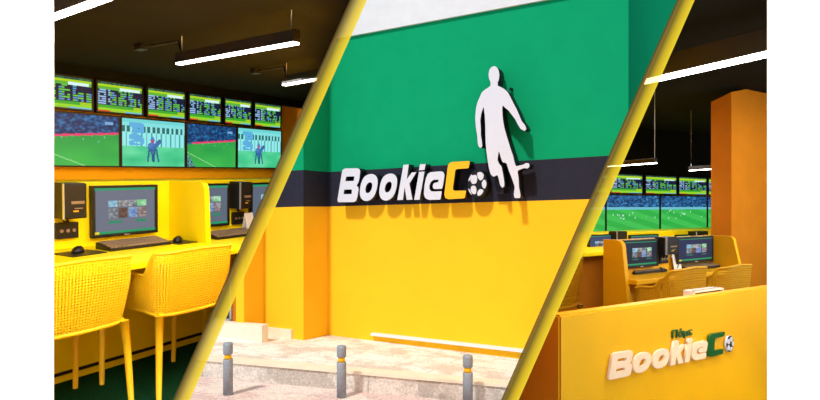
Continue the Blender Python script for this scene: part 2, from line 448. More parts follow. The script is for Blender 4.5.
# perforated armchair, faces +y, origin on the floor under its centre
def perforate(bm, grid, hole=.66):
    nj, ni = len(grid) - 1, len(grid[0]) - 1
    V = [[bm.verts.new(p) for p in row] for row in grid]
    for j in range(nj):
        for i in range(ni):
            q = [V[j][i], V[j][i + 1], V[j + 1][i + 1], V[j + 1][i]]
            if j in (0, nj - 1) or i in (0, ni - 1):
                bm.faces.new(q); continue
            c = sum((x.co for x in q), Vector()) / 4
            inn = [bm.verts.new(c + ((q[k].co + q[(k + 1) % 4].co) / 2 - c) * hole * 1.25) for k in range(4)]
            for k in range(4):
                bm.faces.new((q[k], inn[k], inn[k - 1])); bm.faces.new((q[k], q[(k + 1) % 4], inn[k]))
def make_chair(room, base, label, rz=0, W_=.54, D_=.56, seat=.53, arm=.735, back=.865, nu=96, nv=25, material=None):
    m = material or YC
    o = thing('armchair', room, base, label, 'chair', 'yellow perforated armchairs', rz)
    hw, hd, r = W_ / 2, D_ / 2, .075
    path = [(-hw, hd - .02)] + [(-hw, hd - .02 - (D_ - .02 - r) * k / 8) for k in range(1, 8)]
    for k in range(7):
        a = math.radians(180 + 90 * k / 6); path.append((-hw + r + r * math.cos(a), -hd + r + r * math.sin(a)))
    path += [(-hw + r + (W_ - 2 * r) * k / 8, -hd) for k in range(1, 8)]
    for k in range(7):
        a = math.radians(270 + 90 * k / 6); path.append((hw - r + r * math.cos(a), -hd + r + r * math.sin(a)))
    path += [(hw, -hd + r + (D_ - .02 - r) * k / 8) for k in range(1, 9)]
    ds = [0]
    for a, b in zip(path, path[1:]): ds.append(ds[-1] + math.dist(a, b))
    tot = ds[-1]
    def at(p):
        d = p * tot
        for i in range(len(ds) - 1):
            if d <= ds[i + 1] + 1e-9:
                f = (d - ds[i]) / (ds[i + 1] - ds[i]); return (path[i][0] * (1 - f) + path[i + 1][0] * f, path[i][1] * (1 - f) + path[i + 1][1] * f)
        return path[-1]
    side = (D_ - .02 - r) + r * math.pi * .25
    def top(p):
        d = min(p, 1 - p) * tot
        f = (d - side + .13) / .10; f = max(0, min(1, f)); f = f * f * (3 - 2 * f)
        curve = .012 * (1 - abs(p - .5) * 4) if abs(p - .5) < .25 else 0
        return arm + (back - arm) * f + curve - (.025 * (1 - min(1, d / .3)))
    def low(p):
        d = min(p, 1 - p) * tot
        return seat - .01 - .035 * math.sin(max(0, min(1, (d - side * .7) / (tot / 2 - side * .7))) * math.pi / 2) * .6
    def pt(p, q):
        x, y = at(p); zt, zb = top(p), low(p)
        k = .86 + .14 * min(1, q * 1.6) ** .6
        lean = .03 * q if abs(p - .5) < .3 else 0
        return Vector((x * k, (y * (.90 + .10 * min(1, q * 1.6) ** .6)) - lean, zb + (zt - zb) * q))
    grid = [[pt(i / nu, j / nv) for i in range(nu + 1)] for j in range(nv + 1)]
    bm = bmesh.new(); perforate(bm, grid)
    b = obj('backrest', bm, m, o); md = b.modifiers.new('thick', 'SOLIDIFY'); md.thickness = .008; md.offset = 0
    bm = bmesh.new(); tube(bm, [pt(i / nu, 1) for i in range(nu + 1)], .009, 8); obj('top_rim', bm, m, o)
    bm = bmesh.new(); tube(bm, [pt(i / nu, 0) for i in range(nu + 1)], .013, 8); obj('lower_rim', bm, m, o)
    # seat
    sx, sy = hw * .86, hd * .90
    ns = 20
    g = [[Vector((-sx + 2 * sx * i / ns, -sy + 2 * sy * j / ns, seat - .012 - .03 * math.sin(math.pi * i / ns) * math.sin(math.pi * min(1, j / ns + .15)))) for i in range(ns + 1)] for j in range(ns + 1)]
    bm = bmesh.new(); perforate(bm, g, .6)
    s = obj('seat', bm, m, o); md = s.modifiers.new('thick', 'SOLIDIFY'); md.thickness = .012; md.offset = 0
    for sxx in (-1, 1):
        bm = bmesh.new(); tube(bm, [(sxx * hw * .86, -hd * .9, seat - .02), (sxx * hw * .9, -hd * .95, seat * .6), (sxx * hw * .95, -hd * 1.0, 0)], [.024, .019, .014], 12); obj('leg', bm, m, o)
        bm = bmesh.new(); tube(bm, [(sxx * hw, hd - .02, arm - .03), (sxx * hw * .96, hd * .92, seat), (sxx * hw * .94, hd * .98, 0)], [.018, .022, .014], 12); obj('leg', bm, m, o)
    return o

def linear_lamp(room, near, far, zc, hgt, wid, ceil_z, label, lampmat, power, wires=(.04, .96), canopy=None):
    """suspended bar between two floor-plan points (s,t)"""
    a = Vector((near[0], near[1])); b = Vector((far[0], far[1])); ln = (b - a).length
    ang = math.atan2((b - a).y, (b - a).x)
    o = thing('pendant_lamp', room, (a.x, a.y, zc), label, 'lamp', 'suspended linear lamps', ang)
    bm = bmesh.new(); box(bm, 0, ln, -wid / 2, wid / 2, .006, hgt, bev=.002); obj('housing', bm, BLM, o)
    bm = bmesh.new(); box(bm, .004, ln - .004, -wid * .42, wid * .42, -.002, .008); obj('diffuser', bm, lampmat, o)
    for k in wires:
        bm = bmesh.new(); tube(bm, [(ln * k, 0, hgt - .002), (ln * k, 0, ceil_z - zc)], .0022, 6); obj('suspension_wire', bm, ALU, o)
    if canopy:
        cx_, cy_ = canopy
        bm = bmesh.new(); tube(bm, [(ln * wires[-1], 0, hgt), (ln * wires[-1] + .02, .0, hgt + .03), (ln * wires[-1] + .03, 0, ceil_z - zc - .02), (cx_, cy_, ceil_z - zc - .018)], .0055, 8); obj('power_cable', bm, BLM, o)
        bm = bmesh.new(); box(bm, cx_ - .04, cx_ + .04, cy_ - .02, cy_ + .02, ceil_z - zc - .03, ceil_z - zc); obj('ceiling_rose', bm, BLM, o)
    if power:
        ld = bpy.data.lights.new('bar_light', 'AREA'); ld.shape = 'RECTANGLE'; ld.size = ln; ld.size_y = wid; ld.energy = power; ld.color = (1, .97, .92)
        lo = bpy.data.objects.new('lamp_light', ld); COL.objects.link(lo); lo.parent = o; lo.location = (ln / 2, 0, -.012)
    return o
def area(room, p, sx, sy, e, color=(1, .97, .92), target=None):
    ld = bpy.data.lights.new('fill_light', 'AREA'); ld.shape = 'RECTANGLE'; ld.size = sx; ld.size_y = sy; ld.energy = e; ld.color = color  # unseen fill light added to brighten a room, no fitting modelled
    lo = bpy.data.objects.new('fill_light', ld); COL.objects.link(lo)
    w = room.w(p)
    if target:
        d = room.w(target) - w; lo.matrix_world = Matrix.Translation(w) @ d.to_track_quat('-Z', 'Y').to_matrix().to_4x4()
    else: lo.matrix_world = Matrix.Translation(w) @ room.m.to_4x4()
    return lo

# =================================================================== LEFT BETTING ROOM
CUR = 'L'
FZ = -1.42; TB = 3.64; TW = 3.96; TV_T = 3.88; CZ = .56; DZ = -.605
bm = bmesh.new(); box(bm, .3, 7, -1, 4.1, FZ - .7, FZ); struct('floor', bm, CARP, L)
bm = bmesh.new(); box(bm, .3, 7, -1, 4.1, CZ, CZ + .06)
q = L.Z(301, 13, CZ - .05); box(bm, .3, 7, q.y - 1.2, q.y, CZ - .05, CZ + .01); struct('ceiling', bm, CEI, L)
bm = bmesh.new(); box(bm, .3, 7, TW, TW + .1, FZ, CZ); struct('wall_back', bm, OW, L)
bm = bmesh.new(); box(bm, .3, 7, TV_T - .01, TW, .497, CZ); struct('trim_6', bm, CEI, L)
bm = bmesh.new(); box(bm, .3, .4, -1, TW, FZ, CZ); struct('wall_side', bm, OW, L)
# counter desk with board, divider
kd = thing('desk', L, (2.4, 3.3, FZ), 'long bright yellow desk with back board under the wall of televisions', 'desk')
def loc(o, dx): o.location = dx; return o
bm = bmesh.new(); box(bm, -1.7, 2.9, -.37, .345, .777, .815, bev=.006); obj('worktop', bm, YB, kd)
bm = bmesh.new(); box(bm, -1.7, 2.9, .34, .66, .815, 1.232, bev=.006); obj('back_board', bm, YB, kd)
bm = bmesh.new(); box(bm, -1.7, 2.9, .30, .34, .0, .78); obj('lower_panel', bm, YB, kd)
bm = bmesh.new(); box(bm, -1.0, .55, .292, .302, .045, .065); box(bm, .62, 2.2, .292, .302, .045, .065); obj('vent_slot', bm, BLK, kd)
def divider_poly(y0, y1, z0, z1, r, flare=0.):
    p = [(y1, z0), (y1, z1), (y0 + r, z1)]
    for k in range(1, 7):
        a = math.radians(90 + 90 * k / 6); p.append((y0 + r + r * math.cos(a), z1 - r + r * math.sin(a)))
    p.append((y0 - flare, z0)); return p
bm = bmesh.new(); prism(bm, divider_poly(-.04, .345, .815, 1.235, .05, .02), 'x', .285, .325); obj('divider', bm, YB, kd)
# televisions: upper row
up = [(22, 52), (54.5, 94), (96.5, 143.8), (147, 186.2), (188.8, 222), (224.6, 252.2), (254.4, 281.8)]
def zrow(u, a, b): # rows given by two image points on the plane of the sets
    return a.z + (b.z - a.z) * (u - a.x) / (b.x - a.x)
tA, tB = L.T(54, 73.5, TV_T), L.T(282, 104.5, TV_T); mA, mB = L.T(54, 112, TV_T), L.T(282, 129.3, TV_T); bA, bB = L.T(54, 168, TV_T), L.T(282, 168, TV_T)
zt, zm, zb = (tA.z + tB.z) / 2, (mA.z + mB.z) / 2, (bA.z + bB.z) / 2
where = ['hidden past the left end', 'cut off at the left end of the upper row', 'above the cricket picture, second in the upper row', 'above the first horse picture, third in the upper row',
         'over the left half of the second cricket picture', 'over the right half of the second cricket picture', 'at the right end of the upper row']
for i, (a, b) in enumerate(up):
    if i == 0: continue
    sa, sb = L.T(a, 110, TV_T).x, L.T(b, 110, TV_T).x
    if i == 1: sa -= .16
    television(L, sa, sb, zm + .012, zt, TV_T, TW, img_odds(i * 3 + 1), 'small television of green odds tables ' + where[i], 'upper row of odds televisions', 66, 40)
lo_ = [(54, 120.6, img_cricket(2), 'large cricket television at the left end of the lower row', -.13), (121, 186, img_horse(4), 'large television of a horse at white gates, lower row, above the big monitor', 0),
       (186.4, 237, img_cricket(5), 'large television of a green cricket field between the two horse pictures', 0), (237.4, 282, img_horse(8), 'large television showing a horse, at the right end of the lower row', 0)]
for a, b, f, lb, ext in lo_:
    television(L, L.T(a, 140, TV_T).x + ext, L.T(b, 140, TV_T).x, zb, zm, TV_T, TW, f, lb, 'lower row of sports televisions', 84, 54, b=.010)
# stations
mz0, mz1 = -.548, -.213
computer_monitor(L, 2.100, 2.567, mz0, mz1, 3.60, TB, img_kiosk((104, 112, 132), 2), 'black computer monitor fully in view on the yellow board beside the divider', 'desk monitors of the left room', DZ)
computer_monitor(L, 2.745, 3.212, mz0, mz1, 3.60, TB, img_kiosk((92, 104, 122), 5), 'black computer monitor half hidden behind the yellow divider', 'desk monitors of the left room', DZ)
computer_monitor(L, 3.44, 3.93, mz0, mz1, 3.60, TB, img_kiosk((92, 104, 122), 9), 'black computer monitor cut off by the slanted yellow strip', 'desk monitors of the left room', DZ)
tower(L, 1.875, 3.51, -.405, 'small black computer mounted on the board left of the big monitor', w=.14, h=.215)
tower(L, 3.24, 3.51, -.415, 'small black computer mounted on the board beyond the divider', w=.125, h=.215)
wall_box(L, 1.885, 3.612, -.535, 'black socket box under the small computer at the left end')
wall_box(L, 3.262, 3.612, -.55, 'black socket box behind the white card beyond the divider', w=.12)
keyboard(L, (2.29, 3.45, DZ), .0, 'black keyboard in front of the big monitor left of the divider', w=.43, d=.16)
keyboard(L, (3.05, 3.40, DZ), .0, 'black keyboard beyond the yellow divider', w=.40, d=.16)
mouse_mat(L, (1.93, 3.44, DZ), .1, 'black mouse mat under the mouse at the left end of the desk', w=.22)
mouse(L, (1.935, 3.47, DZ + .004), -.9, 'dark mouse at the left end of the yellow desk')
mouse_mat(L, (2.61, 3.42, DZ), .1, 'black mouse mat beside the divider', w=.18, d=.2)
mouse(L, (2.61, 3.44, DZ + .004), -.9, 'dark mouse on the mat beside the divider')
mouse_mat(L, (3.34, 3.40, DZ), .1, 'black mouse mat below the white card', w=.18, d=.16)
mouse(L, (3.33, 3.40, DZ + .004), -.9, 'dark mouse below the white card')
card(L, (3.30, 3.48, DZ), .15, 'white card with a green slash beyond the divider')
# chairs
chair0 = make_chair(L, (2.27, 3.10, FZ), 'yellow perforated armchair in full view at the divider end of the desk')
copy_thing(chair0, L, (1.64, 3.17, FZ), 'yellow perforated armchair at the left edge of the left room')
copy_thing(chair0, L, (3.05, 3.12, FZ), 'yellow perforated armchair mostly behind the slanted strip', .0)
# lamps
def lamp_pts(room, z, un, vn, uf, vf): a = room.Z(un, vn, z); b = room.Z(uf, vf, z); return (a.x, a.y), (b.x, b.y)
zl = .43
n_, f_ = lamp_pts(L, zl, 297, 43.5, 178, 64.5)
linear_lamp(L, n_, f_, zl, .052, .032, CZ, 'black bar lamp glowing white in the middle of the left room ceiling', LAMP, 6, canopy=(((Vector(f_) - Vector(n_)).length) + .35, .02))
n_, f_ = lamp_pts(L, zl, 352, 73.5, 284, 85.5)
linear_lamp(L, n_, f_, zl, .052, .032, CZ, 'black bar lamp at the far right of the left room, over the last television', LAMP, 5, canopy=(((Vector(f_) - Vector(n_)).length) + .35, .02))
n_, f_ = lamp_pts(L, zl, 112, -3, 20, 30)
linear_lamp(L, n_, f_, zl, .052, .032, CZ, 'black bar lamp in the upper left corner of the left room', LAMP, 6)
area(L, (1.9, 1.9, .40), 1.6, 1.2, 44)  # added fills over the desk side, separate from the bar lamps
area(L, (3.2, 2.6, .45), 1.6, .7, 26)
area(L, (2.0, 1.5, -.3), .8, .5, 18, target=(2.6, 3.6, -.6))

area(L, (1.5, 1.5, -.8), .7, .5, 9, target=(2.6, 3.6, -1.1))  # added low fill to lift the lower desk panel

# =================================================================== STREET FRONT
CUR = 'M'
GR, GX, H0, STEP = .06, .03, 2.0, .30
def gz(x, y, low=0): return -H0 - GR * y - GX * x - low
def gpt(u, v, low=0):
    d = Vector(((u - CX) / F, 1, (H - v) / F)); return d * (-(H0 + low) / (d.z + GR + GX * d.x))
TM = (M.inv @ (Vector(((328 - CX) / F, 1, 0)) * 12.0)).y
sC = M.T(328, 200, TM).x                     # inner corner
tP = M.inv @ Vector(((303.5 - CX) / F, 1, 0)); tPier = tP.y * sC / tP.x   # front plane of the stepped pier
sR = M.T(628.5, 200, TM).x
sP0 = M.T(264, 300, tPier).x
d0 = M.inv @ Vector(((244 - CX) / F, 1, 0)); tP2 = d0.y * sP0 / d0.x
sP1 = M.T(236, 300, tP2).x
def zl_line(u0, v0, u1, v1):
    a, b = M.T(u0, v0, TM), M.T(u1, v1, TM); return lambda s: a.z + (b.z - a.z) * (s - a.x) / (b.x - a.x)
Zw = zl_line(351, 36.7, 520, 5.5); Zst = zl_line(332, 171.8, 560, 158.5); Zsb = zl_line(331, 206.5, 590, 199.2)
def wpt(s, t): return M.w((s, t, 0))
def ground_at(s, t): p = wpt(s, t); return gz(p.x, p.y)
plan = [(sP1 - .02, tP2 + 3), (sP1, tP2), (sP0, tP2), (sP0, tPier), (sC, tPier), (sC, TM), (sR, TM), (sR, TM + 16.0)]
bm = bmesh.new()
def strip(plan, zf0, zf1, mi, off=0.):
    for (a, b) in zip(plan, plan[1:]):
        n = Vector((b[1] - a[1], -(b[0] - a[0]))).normalized() * off
        n = Vector((n.x, n.y))
        pa = (a[0] + n.x, a[1] + n.y); pb = (b[0] + n.x, b[1] + n.y)
        k = 8 if abs(b[0] - a[0]) > 1 else 1
        for i in range(k):
            p = (pa[0] + (pb[0] - pa[0]) * i / k, pa[1] + (pb[1] - pa[1]) * i / k); q = (pa[0] + (pb[0] - pa[0]) * (i + 1) / k, pa[1] + (pb[1] - pa[1]) * (i + 1) / k)
            vs = [bm.verts.new((p[0], p[1], zf0(p[0]))), bm.verts.new((q[0], q[1], zf0(q[0]))), bm.verts.new((q[0], q[1], zf1(q[0]))), bm.verts.new((p[0], p[1], zf1(p[0])))]
            bm.faces.new(vs).material_index = mi
strip(plan, lambda s: -3.6, Zsb, 0); strip(plan, Zsb, Zst, 1); strip(plan[:-1], Zst, Zw, 2); strip(plan[-2:], Zst, lambda s: 12.0, 2)
# white top storey stands slightly proud of the green band
strip(plan[:-1], Zw, lambda s: 12.0, 3, off=.05)
for (a, b) in zip(plan[5:], plan[6:7]):
    vs = [bm.verts.new((a[0], TM, Zw(a[0]))), bm.verts.new((b[0], TM, Zw(b[0]))), bm.verts.new((b[0], TM - .05, Zw(b[0]))), bm.verts.new((a[0], TM - .05, Zw(a[0])))]
    bm.faces.new(vs).material_index = 3
struct('wall_front', bm, [YF, DKS, GRN, WHS], M)
# pavement: raised terrace, kerb face, lower block paving (street falls gently away)
def gp(x, y, low=0): return (x, y, gz(x, y, low))
kA, kB = gpt(207.5, 359).xy, gpt(505, 385).xy; kd_ = (kB - kA).normalized()
k0, k1 = kA - kd_ * 5, kB + kd_ * 6; kn = Vector((-kd_.y, kd_.x))       # kn points away from the camera
if kn.y < 0: kn = -kn
def slab(name, c, low, thick, m, kindname=None):
    bm = bmesh.new()
    t_ = [bm.verts.new(gp(x, y, low)) for x, y in c]; b_ = [bm.verts.new((x, y, gz(x, y, low) - thick)) for x, y in c]
    fs = [bm.faces.new(t_), bm.faces.new(b_[::-1])]
    for i in range(len(c)): fs.append(bm.faces.new((t_[i], b_[i], b_[(i + 1) % len(c)], t_[(i + 1) % len(c)])))
    bmesh.ops.recalc_face_normals(bm, faces=fs)
    o = obj(name, bm, m); o['kind'] = 'structure'; return o
a = k0 + kn * .30; b = k1 + kn * .30
slab('pavement', [tuple(a), tuple(b), (9.5, 16), (-9, 18)], 0, .5, PAVE)
slab('kerb', [tuple(k0), tuple(k1), tuple(b), tuple(a)], -.004, .04, MARB)
a2 = k0 + kn * .03; b2 = k1 + kn * .03
slab('kerb', [tuple(a2), tuple(b2), tuple(b), tuple(a)], .036, .6, CURB)
c0 = k0 - kn * 1.5; c1 = k1 - kn * 1.5
slab('sidewalk', [tuple(c0), tuple(c1), tuple(b2), tuple(a2)], STEP, .5, BRCK)
slab('kerb', [tuple(c0 - kn * .25), tuple(c1 - kn * .25), tuple(c1), tuple(c0)], STEP - .01, .5, CURB)
slab('road', [(-9, 0), (9, 0), tuple(c1 - kn * .25), tuple(c0 - kn * .25)], STEP + .12, .4, CURB)
# plinths and ledge
def mblock(name, s0, s1, t0, t1, za0, zb0, za1, zb1, m):
    """block whose lower edge runs za0->zb0 and upper edge za1->zb1 along s"""
    bm = bmesh.new()
    vs = [bm.verts.new(p) for p in ((s0, t0, za0), (s1, t0, zb0), (s1, t0, zb1), (s0, t0, za1), (s0, t1, za0), (s1, t1, zb0), (s1, t1, zb1), (s0, t1, za1))]
    fs = [bm.faces.new([vs[i] for i in f]) for f in ((0, 1, 2, 3), (5, 4, 7, 6), (4, 0, 3, 7), (1, 5, 6, 2), (3, 2, 6, 7), (4, 5, 1, 0))]
    bmesh.ops.recalc_face_normals(bm, faces=fs)
    return struct(name, bm, m, M)
p0, p1 = M.T(236, 326, tP2 - .12), M.T(262, 325.5, tP2 - .12)
mblock('trim_1', p0.x - 1.2, p1.x, tP2 - .12, tP2 + .05, -3.3, -3.3, p0.z, p1.z, MARB)
p0, p1 = M.T(262, 327, tPier - .06), M.T(291, 330, tPier - .06)
mblock('trim_2', p0.x, p1.x, tPier - .06, tPier + .05, -3.3, -3.3, p0.z, p1.z - .0, MARB)
p0, p1 = M.T(370.5, 333.3, TM - .10), M.T(560, 350.2, TM - .10)
h_ = .045
mblock('trim_3', p0.x, p1.x + .8, TM - .10, TM + .02, p0.z - h_, p1.z - .06 - h_, p0.z, p1.z - .06, WHS)
# glazed door at the far left of the street front
dr = bpy.data.objects.new('door_1', None); COL.objects.link(dr); ALLROOM[dr] = CUR; dr['kind'] = 'structure'
pd = M.T(231, 322, tP2 + .25); place(dr, M, (pd.x, tP2 + .25, pd.z))
bm = bmesh.new(); box(bm, -1.0, .0, .0, .04, .0, .06); box(bm, -.04, .0, 0, .05, 0, 2.3); box(bm, -1.0, -.94, 0, .05, 0, 2.3); box(bm, -.55, -.5, 0, .05, 0, 2.3); obj('frame', bm, ALU, dr)
bm = bmesh.new(); box(bm, -.96, -.03, .01, .03, .05, 2.3); obj('pane', bm, DRK, dr)
bm = bmesh.new(); box(bm, -1.2, .4, .05, .12, -.5, 2.6); obj('lining', bm, OR_, dr)
bm = bmesh.new(); box(bm, -1.3, .25, -.2, .1, -.5, -.01); obj('step', bm, MARB, dr)

# bollards
def bollard(u, vb, label):
    x, y, z = gpt(u, vb, STEP); bollard.h = (vb - 342.5) / F * y / .78; bollard.y = y
    o = thing('bollard', W, (x, y, z), label, 'bollard', 'grey street bollards')
    k = 1.0
    bm = bmesh.new(); lathe(bm, [(.072, 0), (.072, .52), (.066, .535)], 24); obj('post', bm, MET, o)
    bm = bmesh.new(); lathe(bm, [(.052, .53), (.052, .62)], 24); obj('reflective_band', bm, YF, o)
    bm = bmesh.new(); lathe(bm, [(.066, .61), (.072, .62), (.072, .755), (.066, .775), (.03, .78)], 24); obj('cap', bm, MET, o)
    return o
b0 = bollard(228, 394.5, 'leftmost grey bollard, foot in view, nearest the divider')
BH = .78 * bollard.h
for ch_ in b0.children:
    for v_ in ch_.data.vertices: v_.co *= bollard.h
def top_at(u, vt):   # where a bollard of this height shows its top at (u, vt)
    d = Vector(((u - CX) / F, 1, (H - vt) / F)); k = (BH - H0 - STEP) / (d.z + GR + GX * d.x); return d * k
p = top_at(341.5, 345.5); copy_thing(b0, W, (p.x, p.y, gz(p.x, p.y, STEP)), 'middle grey bollard of the three, in front of the stepped wall corner')
p = top_at(467.8, 355); copy_thing(b0, W, (p.x, p.y, gz(p.x, p.y, STEP)), 'rightmost grey bollard, standing under the long white wall ledge')

# ---- sign: letters traced once and used for both signs
za = lambda pts, x0=395: [(x0 + x / 8.883, 160 + y / 8.883) for x, y in pts]
o1 = [(290, 128), (335, 122), (368, 142), (382, 185), (372, 260), (348, 325), (305, 362), (262, 366), (228, 340), (218, 290), (228, 215), (252, 155)]
o1h = [(302, 198), (325, 198), (333, 225), (323, 268), (300, 294), (275, 294), (267, 262), (280, 218)]
sh = lambda p, dx, dy: [(x + dx, y + dy) for x, y in p]
zc_ = lambda pts: [(320 + x / 4, 140 + y / 4) for x, y in pts]
LET = {
 'B': (za([(88, 75), (200, 73), (216, 80), (224, 98), (218, 160), (207, 200), (192, 228), (205, 240), (210, 262), (198, 330), (188, 362), (165, 374), (18, 375), (62, 105), (70, 85)], 335), [za([(100, 147), (173, 145), (166, 186), (91, 188)], 335), za([(82, 263), (150, 261), (148, 302), (75, 304)], 335)], 1),
 'o1': (za(o1, 335), [za(o1h, 335)], 2), 'o2': (za(sh(o1, 173, -4), 335), [za(sh(o1h, 173, -6), 335)], 2),
 'k': (za([(75, 43), (122, 40), (104, 172), (150, 110), (190, 108), (128, 210), (155, 352), (104, 354), (86, 240), (70, 354), (20, 356)]), [], 0),
 'i': (za([(213, 106), (262, 103), (218, 353), (170, 354)]), [], 0), 'idot': (za([(222, 38), (272, 36), (262, 88), (212, 92)]), [], 0),
 'e': (za([(315, 108), (410, 100), (432, 110), (440, 135), (428, 215), (418, 256), (348, 258), (337, 248), (336, 224), (347, 204), (384, 196), (388, 174), (342, 176), (318, 195), (306, 225), (306, 258), (322, 278), (350, 280), (416, 276), (404, 352), (300, 354), (270, 340), (256, 305), (262, 225), (275, 160), (292, 122)]), [], 1),
 'C': (zc_([(527, 88), (600, 84), (594, 113), (548, 116), (541, 121), (531, 196), (536, 203), (585, 202), (579, 233), (513, 237), (501, 231), (497, 218), (511, 106), (517, 93)]), [], 1)}
TF = TM - .27
def plane_sz(p): q = M.T(p[0], p[1], TF); return (q.x, q.z)
base = M.T(405, 203, TF)
SIGN = {}
for k, (out, holes, it) in LET.items():
    cv = lambda q: [(a - base.x, b - base.z) for a, b in map(plane_sz, q)]
    rr = .25 if it == 2 else .07
    SIGN[k] = [chaikin(cv(out), it, rr) if it else cv(out)] + [chaikin(cv(h), max(1, it), rr) for h in holes]
BALLC = plane_sz((477.3, 183.6)); BALLC = (BALLC[0] - base.x, BALLC[1] - base.z)
BALLR = abs(M.T(477.3, 169.8, TF).z - M.T(477.3, 197.6, TF).z) / 2
HEXES = [[(152, 135), (190, 130), (203, 160), (193, 210), (158, 217), (141, 188), (142, 155)], [(198, 112), (232, 103), (259, 128), (254, 168), (228, 187), (206, 160)],
 [(259, 174), (278, 188), (284, 225), (267, 264), (244, 242), (240, 205)], [(250, 266), (257, 286), (234, 318), (206, 328), (200, 292), (222, 262)],
 [(148, 234), (180, 229), (195, 262), (189, 310), (160, 308), (140, 275)], [(126, 165), (149, 124), (154, 130), (136, 180), (121, 190)], [(119, 256), (131, 262), (150, 308), (153, 318), (132, 292)]]
def ball_emblem(parent, c, r, y0, y1, side, sx=1.):
    ring = [(c[0] + r * sx * math.cos(a * math.pi / 16), c[1] + r * math.sin(a * math.pi / 16)) for a in range(32)]
    obj('football_disc', cutout([ring], y0, y1), [SGB, side], parent)
    for h_ in HEXES:
        p = chaikin([(c[0] + (x - 200) / 85 * r * sx * .99, c[1] + (212 - y) / 127 * r * .99) for x, y in h_], 1, .2)
        bm = bmesh.new(); prism(bm, p, 'y', y0 - r * .04, y0 + r * .02); obj('football_patch', bm, SGW, parent)
sg = thing('shop_sign', M, (base.x, TF, base.z), 'big white and amber lettering BookieCo on the charcoal stripe of the street wall', 'sign')
for k, loops in SIGN.items():
    if k == 'idot': continue
    bm = cutout(loops, 0, .22, .0)
    if k == 'i':
        b2 = cutout(SIGN['idot'], 0, .22); me = bpy.data.meshes.new('x'); b2.to_mesh(me); b2.free(); bm.from_mesh(me); bpy.data.meshes.remove(me)
    obj('letter', bm, [SGY if k == 'C' else SGW, SGB], sg)
ball_emblem(sg, BALLC, BALLR, 0, .22, SGB, .74)
for x in (-1.05, -.3, .5, 1.15):
    bm = bmesh.new(); box(bm, x - .03, x + .03, .20, .27, .22, .28); obj('wall_spacer', bm, SGB, sg)
q = M.T(496, 187, TF); bm = bmesh.new(); box(bm, q.x - base.x - .06, q.x - base.x + .10, .12, .262, q.z - base.z - .12, q.z - base.z + .12, bev=.01); obj('transformer_box', bm, DKS, sg)
# figure
fig = [(494.2, 66), (491.5, 67), (489.3, 70), (488.5, 75), (489.3, 79.5), (490.6, 82), (490.5, 86), (486, 89), (482, 92), (479.8, 97), (477.6, 102), (476, 108), (475.2, 118), (476, 128), (477.4, 136), (477.6, 142), (478.4, 146), (480.4, 148), (482.2, 146.6), (481.8, 141), (480.8, 135), (480.8, 128), (480.2, 120), (481.4, 113), (483.6, 106.5),
       (484.6, 114), (485.2, 122), (485.4, 132), (485.6, 142), (486.4, 151), (487.6, 160), (489, 168.5), (490.6, 174.3), (493.5, 176.8), (497.6, 175), (498.8, 179), (500.2, 185.4), (502.4, 187.9), (504.4, 186), (504.2, 181), (503, 174), (501.6, 166.5), (499.2, 164), (497.4, 160), (498.8, 150.5), (501, 158), (502.5, 162.2), (506.6, 163.2),
       (508.2, 169), (511.8, 178), (514.8, 187), (513.8, 194), (514.4, 198), (520, 198.2), (520.6, 195), (519, 187), (518.6, 178), (517.4, 170.6), (524, 168), (527.6, 168.6), (529.6, 166.4), (529, 163.4), (526, 163), (523, 164.8), (515.8, 166.4), (514.2, 161), (513, 155.5), (510.6, 149), (507, 137), (504.4, 128), (502.8, 119), (502.2, 110), (502.6, 105.2),
       (505.4, 108), (508.6, 110.5), (512, 115), (515.4, 119.6), (517.6, 124), (520.6, 129), (524.6, 131), (526.4, 129), (525.2, 125.4), (521.6, 121), (519.8, 116.6), (516.8, 109.5), (513.8, 104), (510.4, 97), (507.6, 92), (504, 88.8), (500.6, 87), (497.8, 85.8), (497.6, 82.4), (498.8, 80), (499.4, 75), (498.6, 70), (496.6, 67)]
TG = TM - .36
def psz(p): q = M.T(p[0], p[1], TG); return (q.x, q.z)
fb = M.T(500, 198, TG)
fo = thing('footballer_cutout', M, (fb.x, TG, fb.z), 'tall white cut-out silhouette of a footballer kicking, mounted at the end of the lettering', 'sign figure')
pts = [(a - fb.x, b - fb.z) for a, b in map(psz, fig)]
obj('silhouette', cutout([chaikin(pts, 1, .15)], 0, .26), [SGW, SGB], fo)
for x, z in ((-.15, 1.9), (.1, 1.9), (-.05, 1.0)):
    bm = bmesh.new(); box(bm, x - .02, x + .02, .25, .36, z - .02, z + .02); obj('wall_spacer', bm, SGB, fo)

# =================================================================== RIGHT BETTING ROOM
CUR = 'R'
RF = -1.26; RC = .62; RT = 5.2; RW = 5.30; MT = 2.69
bm = bmesh.new(); box(bm, .5, 13, -1.5, 5.45, RF - .8, RF); struct('floor', bm, CARP, R)
qz = R.T(711, 73, 4.2)
RH = 1.14; ts_ = R.Z(712, 73, RC).y
bm = bmesh.new(); box(bm, .5, 13, -1.5, ts_, RC, RH + .08); box(bm, .5, 13, ts_ - .01, 5.45, RH, RH + .08); struct('ceiling', bm, CEI, R)
bm = bmesh.new(); box(bm, .5, 13, RW, RW + .12, RF, RH); struct('wall_back', bm, OW, R)
bm = bmesh.new(); box(bm, .5, 13, RW - .06, RW - .001, .335, RH); struct('trim_7', bm, CEI, R)
bm = bmesh.new(); box(bm, 12.5, 12.6, -1.5, RW, RF, RH); struct('wall_right', bm, OW, R)
